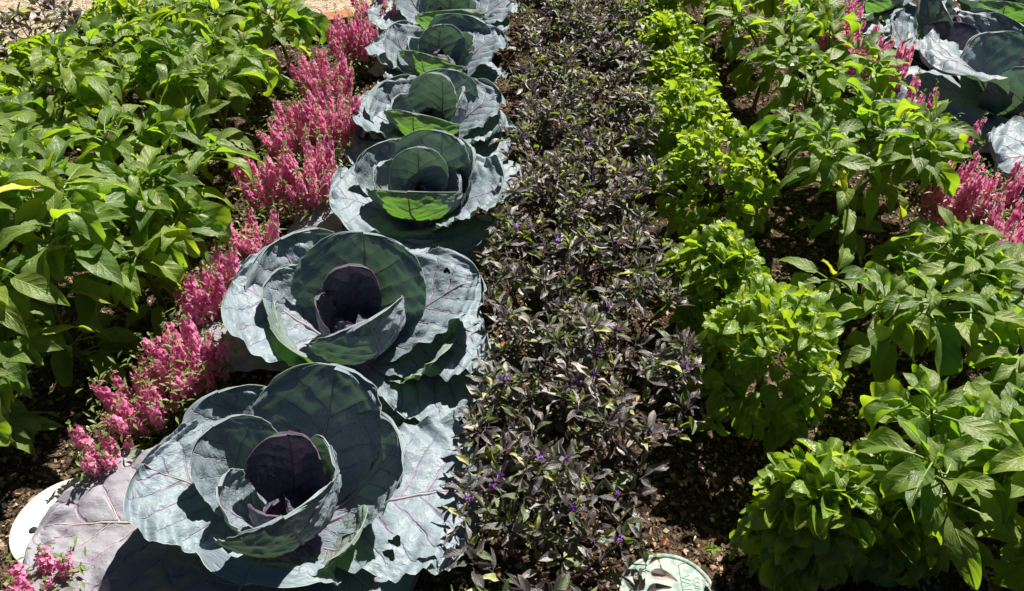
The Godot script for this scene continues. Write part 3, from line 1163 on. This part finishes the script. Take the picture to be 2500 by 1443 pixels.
func fallen(at: Vector3, az: float, size: float, m: Material, label: String) -> void:
	var o := MeshInstance3D.new()
	o.name = numbered("fallen_leaf")
	o.mesh = pep_leaves[rng.randi() % pep_leaves.size()]
	o.transform = aim(at, polar(az, 0.05), size, 0.2)
	o.set_surface_override_material(0, m)
	add_child(o)
	tag(o, label, "leaf")


func _ready() -> void:
	# camera, sky, sun
	var cam := Camera3D.new()
	cam.name = "camera"
	add_child(cam)
	cam.position = Vector3(0, CAM_H, 0)
	cam.rotation_degrees = Vector3(-42, 0, 0)
	cam.fov = rad_to_deg(2.0 * atan(721.5 / 1900.0))
	cam.near = 0.05
	cam.far = 300.0
	var env := Environment.new()
	env.background_mode = Environment.BG_SKY
	var sky_mat := ProceduralSkyMaterial.new()
	sky_mat.sky_top_color = lin(0.10, 0.22, 0.52)
	sky_mat.sky_horizon_color = lin(0.48, 0.58, 0.72)
	sky_mat.sky_curve = 0.12
	sky_mat.ground_bottom_color = lin(0.10, 0.09, 0.08)
	sky_mat.ground_horizon_color = lin(0.3, 0.3, 0.3)
	sky_mat.sky_energy_multiplier = 0.3
	sky_mat.ground_energy_multiplier = 0.5
	var sky := Sky.new()
	sky.sky_material = sky_mat
	env.sky = sky
	env.tonemap_mode = Environment.TONE_MAPPER_LINEAR
	env.tonemap_exposure = 2.2
	env.sdfgi_enabled = true
	env.ssao_enabled = true
	env.ssil_enabled = true
	var we := WorldEnvironment.new()
	we.name = "surroundings"
	we.environment = env
	add_child(we)
	var sun := DirectionalLight3D.new()
	sun.name = "sun"
	sun.light_energy = 1.6
	sun.light_color = Color(1.0, 0.965, 0.9)
	sun.light_angular_distance = 0.5
	sun.shadow_enabled = true
	add_child(sun)
	var sd := Vector3(sin(deg_to_rad(SUN_AZ)) * cos(deg_to_rad(SUN_EL)), sin(deg_to_rad(SUN_EL)), -cos(deg_to_rad(SUN_AZ)) * cos(deg_to_rad(SUN_EL)))
	sun.look_at_from_position(sd * 10.0, Vector3.ZERO, Vector3(0, 0, 1))

	make_materials()
	make_leaves()
	make_spikes()
	make_ground()
	make_mulch()
	make_bricks()
	make_litter()

	# lids
	lid("valve_lid", Vector3(0.333, 0.02, -0.795), 0.106, mat.lid, "round pale green valve lid with raised VALVE lettering under dark pepper leaves", true)
	lid("valve_lid", Vector3(-1.025, 0.015, -0.985), 0.122, mat.lid_white, "round white valve lid glaring in the sun beside the front cabbage", false)

	# cabbages
	var left := "cabbages in the left row"
	cabbage(Vector3(-0.487, 0, -0.925), [
		["f", 168, 0.29, 0.25, 0.150, 0.30, 0.02, "b"], ["u", 122, 0.286, 0.27, 0.130, 0.50, 0.10, "b"], ["u", 74, 0.260, 0.34, 0.165, 0.75, 0.10, "b"],
		["u", 24, 0.262, 0.30, 0.135, 0.70, 0.10, "b"], ["o", 8, 0.42, 0.10, 0.200, 0.20, 0.10, "b"], ["u", -106, 0.13, 0.19, 0.180, 0.65, 0.30, "b"],
		["u", -30, 0.19, 0.19, 0.100, 0.50, 0.05, "g"], ["l", 175, 0.563, 0.05, 0.210, 0.10, 0.10, "l"], ["l", -122, 0.270, 0.05, 0.200, 0.10, 0.10, "l"],
		["l", -32, 0.305, 0.05, 0.170, 0.15, 0.10, "b"], ["u", 140, 0.170, 0.31, 0.112, 0.80, 0.05, "b"], ["i", 88, 0.090, 0.30, 0.105, 1.15, -0.05, "p"],
		["i", -52, 0.130, 0.32, 0.165, 1.15, 0.00, "b"], ["i", -104, 0.062, 0.235, 0.080, 1.25, 0.00, "p"], ["i", 28, 0.125, 0.295, 0.090, 0.90, 0.05, "b"], ["i", 190, 0.105, 0.265, 0.085, 1.00, 0.03, "b"], ["h", 25, 0.07, 0.18, 0.07, 1.20, 0.00, "p"], ["h", 150, 0.07, 0.18, 0.07, 1.20, 0.00, "p"],
	], "largest red cabbage, wide open blue-green rosette between the two valve lids", left, 1, true, {4: [[0.78, 0.55, 0.035, 0.03], [0.86, 0.52, 0.03, 0.028]]})
	cabbage(Vector3(-0.41, 0, -1.45), [
		["f", 174, 0.319, 0.281, 0.198, 0.40, 0.05, "b"], ["u", 138, 0.286, 0.322, 0.169, 0.50, 0.08, "b"], ["u", 85, 0.154, 0.374, 0.192, 0.70, 0.08, "b"],
		["f", 20, 0.341, 0.281, 0.164, 0.60, 0.10, "b"], ["o", 6, 0.341, 0.135, 0.181, 0.20, 0.10, "b"], ["u", -150, 0.187, 0.260, 0.192, 0.80, 0.02, "g"],
		["i", -48, 0.132, 0.322, 0.169, 1.10, 0.00, "b"], ["u", -15, 0.275, 0.229, 0.136, 0.60, 0.10, "g"], ["o", 170, 0.522, 0.083, 0.147, 0.10, 0.10, "l"],
		["u", -72, 0.220, 0.094, 0.215, 0.30, 0.30, "b"], ["o", -15, 0.364, 0.083, 0.192, 0.10, 0.10, "b"], ["l", -46, 0.311, 0.042, 0.169, 0.10, 0.10, "b"],
		["o", 131, 0.550, 0.104, 0.136, 0.10, 0.10, "l"], ["u", 158, 0.220, 0.302, 0.113, 0.80, 0.05, "b"], ["i", 100, 0.085, 0.325, 0.095, 1.15, 0.00, "p"],
		["h", -120, 0.08, 0.21, 0.08, 1.20, 0.00, "p"], ["h", 0, 0.08, 0.215, 0.08, 1.20, 0.00, "p"], ["i", 185, 0.08, 0.29, 0.07, 1.10, 0.00, "p"],
	], "tall red cabbage with folded green outer leaves, second from the front in the left row", left, 2, true, {3: [[0.3, 0.8, 0.03, 0.022]], 9: [[0.7, 0.75, 0.035, 0.02], [0.62, 0.82, 0.02, 0.012]]})
	cabbage(Vector3(-0.292, 0, -2.065), [
		["f", -172, 0.28, 0.20, 0.170, 0.30, 0.05, "b"], ["u", 62, 0.15, 0.33, 0.165, 0.70, 0.08, "b"], ["u", 20, 0.19, 0.30, 0.130, 0.70, 0.10, "b"],
		["f", -12, 0.27, 0.23, 0.165, 0.50, 0.05, "b"], ["o", 22, 0.38, 0.15, 0.130, 0.20, 0.10, "b"], ["i", -97, 0.10, 0.265, 0.180, 0.90, 0.00, "g"],
		["i", 95, 0.06, 0.32, 0.115, 1.10, -0.05, "b"], ["i", 165, 0.13, 0.265, 0.115, 0.95, 0.00, "b"], ["i", 12, 0.13, 0.25, 0.115, 0.95, 0.00, "b"], ["f", -75, 0.16, 0.13, 0.200, 0.40, 0.30, "g"], ["u", 128, 0.21, 0.27, 0.130, 0.50, 0.10, "b"],
		["o", -62, 0.26, 0.08, 0.160, 0.30, 0.10, "b"], ["l", -169, 0.442, 0.05, 0.140, 0.10, 0.10, "l"], ["l", -150, 0.25, 0.08, 0.150, 0.10, 0.10, "b"],
		["f", -40, 0.28, 0.14, 0.110, 0.30, 0.10, "b"], ["h", -80, 0.09, 0.20, 0.09, 1.20, 0.00, "p"], ["h", 40, 0.09, 0.205, 0.085, 1.20, 0.00, "p"], ["h", 160, 0.08, 0.21, 0.08, 1.20, 0.00, "p"],
	], "third cabbage of the left row, a bright silvery leaf spread on its left side", left, 3)
	cabbage(Vector3(-0.29, 0, -2.56), row_cabbage(41), "fourth cabbage of the left row, beside the fullest clump of pink flowers", left, 4)
	cabbage(Vector3(-0.30, 0, -3.03), row_cabbage(52), "fifth cabbage of the left row, last but one before the path", left, 5)
	cabbage(Vector3(-0.31, 0, -3.5), row_cabbage(63), "farthest cabbage of the left row, cut by the top of the picture", left, 6)
	var right := "cabbages in the right row"
	cabbage(Vector3(1.9, 0, -3.25), [
		["u", 151, 0.242, 0.24, 0.190, 0.30, 0.15, "b"], ["o", 146, 0.320, 0.10, 0.150, 0.10, 0.10, "b"], ["i", 160, 0.06, 0.32, 0.140, 1.00, 0.00, "b"],
		["u", -133, 0.122, 0.20, 0.200, 0.40, 0.50, "b"], ["u", 15, 0.290, 0.22, 0.200, 0.40, 0.10, "b"], ["u", 120, 0.132, 0.33, 0.140, 0.60, 0.10, "b"],
		["l", 87, 0.4, 0.05, 0.160, 0.10, 0.10, "b"], ["i", -110, 0.1, 0.28, 0.130, 1.10, 0.00, "p"], ["h", 0, 0.09, 0.26, 0.09, 1.2, 0.0, "p"], ["h", 130, 0.09, 0.26, 0.09, 1.2, 0.0, "p"], ["o", 18, 0.300, 0.10, 0.160, 0.10, 0.10, "b"],
	], "pale silvery cabbage with a dark purple heart, farthest in the right row", right, 7)
	cabbage(Vector3(1.72, 0, -3.72), row_cabbage(74), "shaded cabbage at the top edge behind the silvery one, right row", right, 10)
	cabbage(Vector3(2.32, 0, -3.62), row_cabbage(85), "cabbage in the top right corner behind the silvery one", right, 11)
	cabbage(Vector3(1.94, 0, -2.80), [
		["o", -175, 0.336, 0.275, 0.216, 0.40, 0.15, "b"], ["u", 110, 0.157, 0.330, 0.192, 0.60, 0.10, "b"], ["o", -178, 0.482, 0.154, 0.240, 0.30, 0.20, "b"],
		["o", -141, 0.403, 0.110, 0.216, 0.10, 0.20, "b"], ["u", -90, 0.168, 0.330, 0.168, 0.60, 0.10, "b"], ["i", -20, 0.112, 0.330, 0.144, 1.20, 0.00, "p"],
		["o", 20, 0.336, 0.165, 0.192, 0.20, 0.10, "b"], ["o", 75, 0.336, 0.132, 0.192, 0.20, 0.10, "b"],
	], "middle cabbage of the right row, arching ribbed leaves reaching towards the pink flowers", right, 8)
	cabbage(Vector3(2.06, 0, -2.2), [
		["o", 174, 0.482, 0.198, 0.192, 0.20, 0.10, "b"], ["o", -172, 0.470, 0.132, 0.192, 0.20, 0.10, "b"], ["u", 170, 0.224, 0.330, 0.192, 0.60, 0.10, "b"],
		["o", -125, 0.403, 0.165, 0.204, 0.30, 0.10, "b"], ["l", 121, 0.448, 0.088, 0.180, 0.10, 0.10, "b"], ["i", -100, 0.112, 0.330, 0.156, 1.10, 0.00, "p"],
		["u", 30, 0.280, 0.275, 0.192, 0.60, 0.10, "b"], ["o", -30, 0.403, 0.165, 0.204, 0.30, 0.10, "b"],
	], "nearest cabbage of the right row, only its left leaves in view at the edge", right, 9)

	# green peppers, left block
	var pl := "green pepper plants left of the pink flowers"
	var pp := pepper(Vector3(-1.15, 0, -1.45), 0.60, 0.78, 101, "tall green pepper plant with white flowers and a small pale fruit", pl, 2, 4, 1.1)
	pepper(Vector3(-1.41, 0, -1.66), 0.64, 0.75, 102, "bushy green pepper plant behind the tallest stems at the left edge", pl, 1, 4, 1.1)
	pepper(Vector3(-1.02, 0, -1.66), 0.40, 0.9, 112, "low shaded green pepper plant reaching towards the thin pink clump", pl, 0, 3, 1.05)
	pepper(Vector3(-1.27, 0, -1.2), 0.42, 1.0, 103, "low green pepper plant whose large drooping leaves enter at the left edge", pl, 0, 4)
	pp = pepper(Vector3(-1.06, 0, -1.95), 0.50, 0.90, 104, "green pepper plant with a reddening fruit beside the shaded soil", pl, 0, 4, 1.1)
	pepper_fruit(pp, 7, Vector3(0.1, 0.15, 0.1), mat.fruit_red, 0.8)
	pepper(Vector3(-1.47, 0, -2.12), 0.62, 0.80, 105, "green pepper plant in the second rank, in front of the left basil", pl, 1, 3, 1.1)
	pepper(Vector3(-1.02, 0, -2.42), 0.54, 0.85, 106, "green pepper plant leaning over the fallen yellow leaf", pl, 0, 3, 1.1)
	pepper(Vector3(-1.34, 0, -2.60), 0.50, 0.85, 107, "green pepper plant standing before the far basil clump", pl, 0, 3, 1.1)
	pepper(Vector3(-1.0, 0, -2.92), 0.56, 0.80, 108, "green pepper plant with pale lit leaves near the brick edging", pl, 0, 3, 1.1)
	pepper(Vector3(-1.24, 0, -3.06), 0.46, 0.90, 109, "green pepper plant next to the far basil by the path", pl, 0, 3, 1.1)
	pepper(Vector3(-1.02, 0, -3.36), 0.52, 0.75, 110, "farthest green pepper plant, its leaves overhanging the bricks", pl, 0, 3, 1.1)
	pepper(Vector3(-1.75, 0, -1.9), 0.60, 0.85, 111, "green pepper plant at the left border below the dark purple shrubs", pl, 0, 3, 1.1)

	# green peppers, right row
	var pr := "green pepper plants in the right row"
	pepper(Vector3(0.9, 0, -0.9), 0.40, 0.97, 201, "green pepper plant with a white flower over the nearest basil", pr, 0, 3, 1.05)
	pepper(Vector3(1.12, 0, -0.88), 0.38, 1.07, 202, "green pepper plant with long drooping leaves at the near right corner", pr, 0, 3, 1.08)
	pp = pepper(Vector3(1.0, 0, -1.44), 0.47, 1.12, 203, "spreading green pepper plant with one small pale green fruit", pr, 0, 4, 1.0)
	pepper_fruit(pp, 8, Vector3(-0.15, 0.37, 0.17), mat.fruit, 1.1)
	var tw := MB.new()
	tw.tube(PackedVector3Array([Vector3(0, 0.22, 0), Vector3(-0.08, 0.35, 0.08), Vector3(-0.13, 0.41, 0.15), Vector3(-0.144, 0.397, 0.17)]), PackedFloat32Array([0.005, 0.004, 0.003, 0.0025]), 6)
	var twm := ArrayMesh.new()
	tw.commit(twm, mat.pep_stem)
	piece(pp, "branch", twm)
	pepper(Vector3(1.05, 0, -2.02), 0.49, 1.12, 204, "open branched green pepper plant beside the roundest basil", pr, 0, 4, 1.0)
	pepper(Vector3(1.05, 0, -2.55), 0.52, 1.02, 205, "green pepper plant between the basil column and the shaded cabbage", pr, 0, 4, 1.0)
	pepper(Vector3(1.03, 0, -3.0), 0.52, 1.02, 206, "green pepper plant left of the two bright pink clumps", pr, 0, 4, 1.0)
	pepper(Vector3(1.01, 0, -3.45), 0.54, 1.02, 207, "farthest green pepper plant of the right row at the top edge", pr, 0, 4, 1.0)

	pepper(Vector3(1.20, 0, -1.60), 0.30, 1.1, 209, "green pepper plant at the feet of the nearest right pink clump", pr, 0, 3, 1.05)
	pepper(Vector3(1.26, 0, -2.27), 0.36, 1.1, 211, "low green pepper plant behind the deep pink clump of the right row", pr, 0, 3, 1.05)
	pepper(Vector3(1.30, 0, -1.22), 0.34, 1.1, 210, "green pepper plant at the right edge with wide leaves over lit soil", pr, 0, 3, 1.1)
	pepper(Vector3(0.98, 0, -3.85), 0.52, 1.16, 208, "green pepper plant between the last basil and the last right pepper", pr, 0, 4, 1.0)

	# basil
	var bg := "basil plants in the right row"
	basil(Vector3(0.60, 0, -0.87), 0.38, 0.09, 301, "nearest basil plant with large glossy leaves beside the green lid", bg, 26, 1.12)
	basil(Vector3(0.79, 0, -0.93), 0.27, 0.116, 302, "low basil plant half hidden under the front pepper leaves", bg, 24, 1.1)
	basil(Vector3(0.62, 0, -1.30), 0.41, 0.160, 303, "dense basil mound left of the pepper plant with the fruit", bg, 40, 1.05)
	basil(Vector3(0.55, 0, -1.60), 0.36, 0.116, 304, "narrow pale-topped basil just behind the dense basil mound", bg, 30, 1.0)
	basil(Vector3(0.64, 0, -2.06), 0.41, 0.170, 305, "roundest basil plant, standing above a patch of bare soil", bg, 44, 0.95)
	basil(Vector3(0.62, 0, -2.50), 0.34, 0.136, 306, "half-shaded basil plant directly behind the roundest one", bg, 32, 0.95)
	basil(Vector3(0.66, 0, -2.82), 0.32, 0.136, 307, "basil clump two places behind the roundest one", bg, 32, 0.95)
	basil(Vector3(0.66, 0, -3.14), 0.32, 0.136, 308, "third basil clump from the far end of the right row", bg, 32, 0.95)
	basil(Vector3(0.64, 0, -3.46), 0.32, 0.136, 309, "last but one basil clump of the right row", bg, 32, 0.95)
	basil(Vector3(0.60, 0, -3.76), 0.32, 0.136, 310, "farthest basil clump of the right row at the top edge", bg, 28, 0.95)
	var bl := "basil plants in the far left corner"
	basil(Vector3(-1.62, 0, -3.2), 0.38, 0.18, 311, "yellow-green basil clump against the pale path", bl, 36, 1.0)
	basil(Vector3(-1.78, 0, -2.80), 0.36, 0.17, 312, "yellow-green basil clump below the dark purple shrub", bl, 36, 1.0)
	basil(Vector3(-1.96, 0, -2.55), 0.36, 0.17, 313, "yellow-green basil clump cut by the left edge", bl, 30, 1.0)

	# dark ornamental peppers
	var og := "dark ornamental peppers in the middle row"
	var beside := [
		"nearest dark ornamental pepper, left of the green valve lid",
		"dark ornamental pepper beside the nearest cabbage's holed leaf",
		"dark ornamental pepper over bare soil just above the green valve lid",
		"dark ornamental pepper over the nearest cabbage's right leaf edge",
		"dark ornamental pepper left of the dense basil mound's foot",
		"dark ornamental pepper beside the gap between the two nearest cabbages",
		"dark ornamental pepper facing the far side of the dense basil mound",
		"dark ornamental pepper against the second cabbage's lower right leaf",
		"dark ornamental pepper facing the narrow pale-topped basil",
		"dark ornamental pepper close behind the second cabbage's right leaf",
		"dark ornamental pepper in the shadow gap before the roundest basil",
		"dark ornamental pepper just in front of the third cabbage's right leaves",
		"dark ornamental pepper touching the roundest basil",
		"dark ornamental pepper against the third cabbage's right leaves",
		"dark ornamental pepper just beyond the roundest basil",
		"dark ornamental pepper in the gap between the third and fourth cabbages",
		"dark ornamental pepper facing the half-shaded basil behind the roundest",
		"dark ornamental pepper beside the fourth cabbage",
		"dark ornamental pepper right behind the half-shaded basil's left side",
		"dark ornamental pepper in the gap between the fourth and fifth cabbages",
		"dark ornamental pepper facing the basil two places behind the roundest",
		"dark ornamental pepper beside the fifth cabbage",
		"dark ornamental pepper facing the third basil from the far end",
		"dark ornamental pepper just behind the fifth cabbage's right leaves",
		"dark ornamental pepper between the third and second last basil clumps",
		"dark ornamental pepper against the front of the farthest cabbage",
		"dark ornamental pepper facing the last but one basil",
		"dark ornamental pepper beside the farthest cabbage at the top edge",
		"dark ornamental pepper touching the farthest basil at the top edge",
		"last dark ornamental pepper, beyond the farthest cabbage",
	]
	rng.seed = 900
	var spots := []
	for i in beside.size():
		var z := -0.78 - i * 0.104
		var mid := 0.07 + 0.055 * (-z)
		spots.append(Vector3(mid + (0.125 if i % 2 == 0 else -0.075) + rr(-0.03, 0.03), 0, z + rr(-0.03, 0.03)))
	spots[0] += Vector3(-0.21, 0, 0.02)
	spots[2] += Vector3(-0.08, 0, -0.1)
	spots[1] += Vector3(-0.03, 0, -0.03)
	for i in beside.size():
		ornamental(spots[i], [0.36, 0.25, 0.31, 0.28][i % 4], 0.95, 400 + i, beside[i], og, 0.12 if i < 4 else 0.07)
	var ol := "dark ornamental peppers in the far left corner"
	ornamental(Vector3(-1.97, 0, -3.12), 0.36, 0.85, 450, "dark purple shrub against the path, the taller at the left", ol, 0.1, 1.25)
	ornamental(Vector3(-2.08, 0, -2.92), 0.26, 0.9, 451, "dark purple shrub cut by the left edge", ol, 0.1, 1.2)
	ornamental(Vector3(-1.78, 0, -3.24), 0.24, 0.8, 452, "small dark purple shrub tucked behind the far basil", ol, 0.1, 1.15)

	# angelonia
	var al := "pink angelonia plants beside the left cabbages"
	var ang := [
		[-0.98, -0.80, 12, 0.09, 0.13, "pink flowers in front of the white valve lid"], [-0.97, -1.13, 8, 0.07, 0.16, "sparse pink flowers behind the white valve lid"],
		[-0.93, -1.27, 20, 0.11, 0.22, "pink flowers above the biggest cabbage's left leaf"], [-0.83, -1.38, 24, 0.11, 0.24, "full pink clump left of the second cabbage's low lilac leaf"],
		[-0.85, -1.62, 20, 0.10, 0.25, "thin pink clump beside a patch of bare soil"], [-0.80, -1.90, 16, 0.085, 0.24, "two long pink spikes hanging beside the second cabbage"],
		[-0.82, -2.20, 18, 0.11, 0.24, "pink clump at the left of the third cabbage"], [-0.68, -2.20, 24, 0.12, 0.26, "dense pink clump touching the third cabbage"],
		[-0.82, -2.52, 20, 0.12, 0.24, "deep pink clump beside the fallen yellow leaf"], [-0.68, -2.58, 24, 0.13, 0.26, "broad deep pink clump touching the fourth cabbage"],
		[-0.76, -2.90, 22, 0.13, 0.26, "pink clump beside the fifth cabbage"], [-0.70, -3.26, 22, 0.12, 0.28, "pink clump in front of the terracotta bricks"],
		[-0.62, -3.60, 18, 0.12, 0.28, "farthest pink clump beside the left cabbages"],
	]
	for i in ang.size():
		var a: Array = ang[i]
		angelonia(Vector3(a[0], 0, a[1]), a[2], a[3], a[4], 500 + i, a[5], al)
	var ar := "pink angelonia plants beside the right cabbages"
	var ang2 := [
		[1.47, -1.76, 30, 0.14, 0.31, "pink clump cut by the right edge, nearest of the right row"], [1.41, -2.06, 20, 0.1, 0.31, "deep pink clump behind the long pepper leaves at right"],
		[1.57, -2.08, 12, 0.08, 0.28, "pink spikes below the nearest right cabbage"], [1.53, -2.42, 9, 0.10, 0.31, "separate upright pink spikes before the black shade"],
		[1.52, -2.70, 4, 0.04, 0.26, "single low pink spike under the middle right cabbage"], [1.50, -2.86, 4, 0.04, 0.34, "single tall pink spike against the black shade"],
		[1.46, -3.12, 22, 0.12, 0.28, "red-pink clump in front of the farthest right cabbage"], [1.44, -3.36, 24, 0.12, 0.31, "pale pink clump left of the farthest right cabbage"],
		[1.39, -3.68, 16, 0.11, 0.28, "farthest pink clump of the right row"],
	]
	for i in ang2.size():
		var a: Array = ang2[i]
		angelonia(Vector3(a[0], 0, a[1]), a[2], a[3], a[4], 550 + i, a[5], ar)

	# loose things on the soil
	rng.seed = 60
	fallen(Vector3(-0.93, 0.04, -2.28), 3.0, 0.06, mat.pep_yellow, "curled bright yellow fallen leaf on shaded soil")
	fallen(Vector3(-0.95, 0.03, -1.78), 0.2, 0.11, mat.pep_yellow, "long yellowing leaf lying on the soil beside the thin pink clump")
	fallen(Vector3(-1.28, 0.02, -1.06), 4.2, 0.10, mat.pep_yellow, "yellow-brown leaf hanging over the soil at the left edge")
	fallen(Vector3(0.9, 0.02, -1.86), 0.4, 0.045, mat.pep_yellow, "small cream fallen leaf between basil and peppers")
	for k in 2:
		var w: Vector3 = [Vector3(0.445, 0, -0.905), Vector3(0.49, 0, -0.90)][k]
		w.y = soil_y(w.x, w.z)
		var sd2 := thing("seedling", ["tiny green seedling sprouting by the rim of the green valve lid", "tiny pale seedling between the green valve lid and the nearest basil"][k], "seedling", w)
		var sb := MB.new()
		sb.tube(PackedVector3Array([Vector3(0, -0.005, 0), Vector3(0.002, 0.015, 0), Vector3(0, 0.028, 0)]), PackedFloat32Array([0.0012, 0.001, 0.0008]), 5)
		var sm := ArrayMesh.new()
		sb.commit(sm, mat.bas_stem)
		piece(sd2, "stem", sm)
		for i in 4:
			piece(sd2, "leaf", bas_leaves[i], i, aim(Vector3(0, 0.027, 0), polar(i * PI / 2 + k, 0.3), 0.02 - 0.004 * (i % 2), 0.0))
	for i in 26:
		var o := MeshInstance3D.new()
		o.name = numbered("pebble")
		o.mesh = lumpy(Vector3(rr(0.010, 0.02), rr(0.006, 0.010), rr(0.009, 0.016)), 700 + i, mat.stone if i % 3 else mat.stone_tan)
		var x := 0.44 + rr(-0.02, 0.12)
		var z := -0.78 - rr(-0.06, 0.12)
		o.position = Vector3(x, soil_y(x, z) + 0.006, z)
		o.rotation.y = rr(0, 3)
		add_child(o)
		tag(o, "small reddish stone on the mulch right of the green valve lid" if i % 3 else "small tan stone on the mulch right of the green valve lid", "pebble", "stones beside the green valve lid")
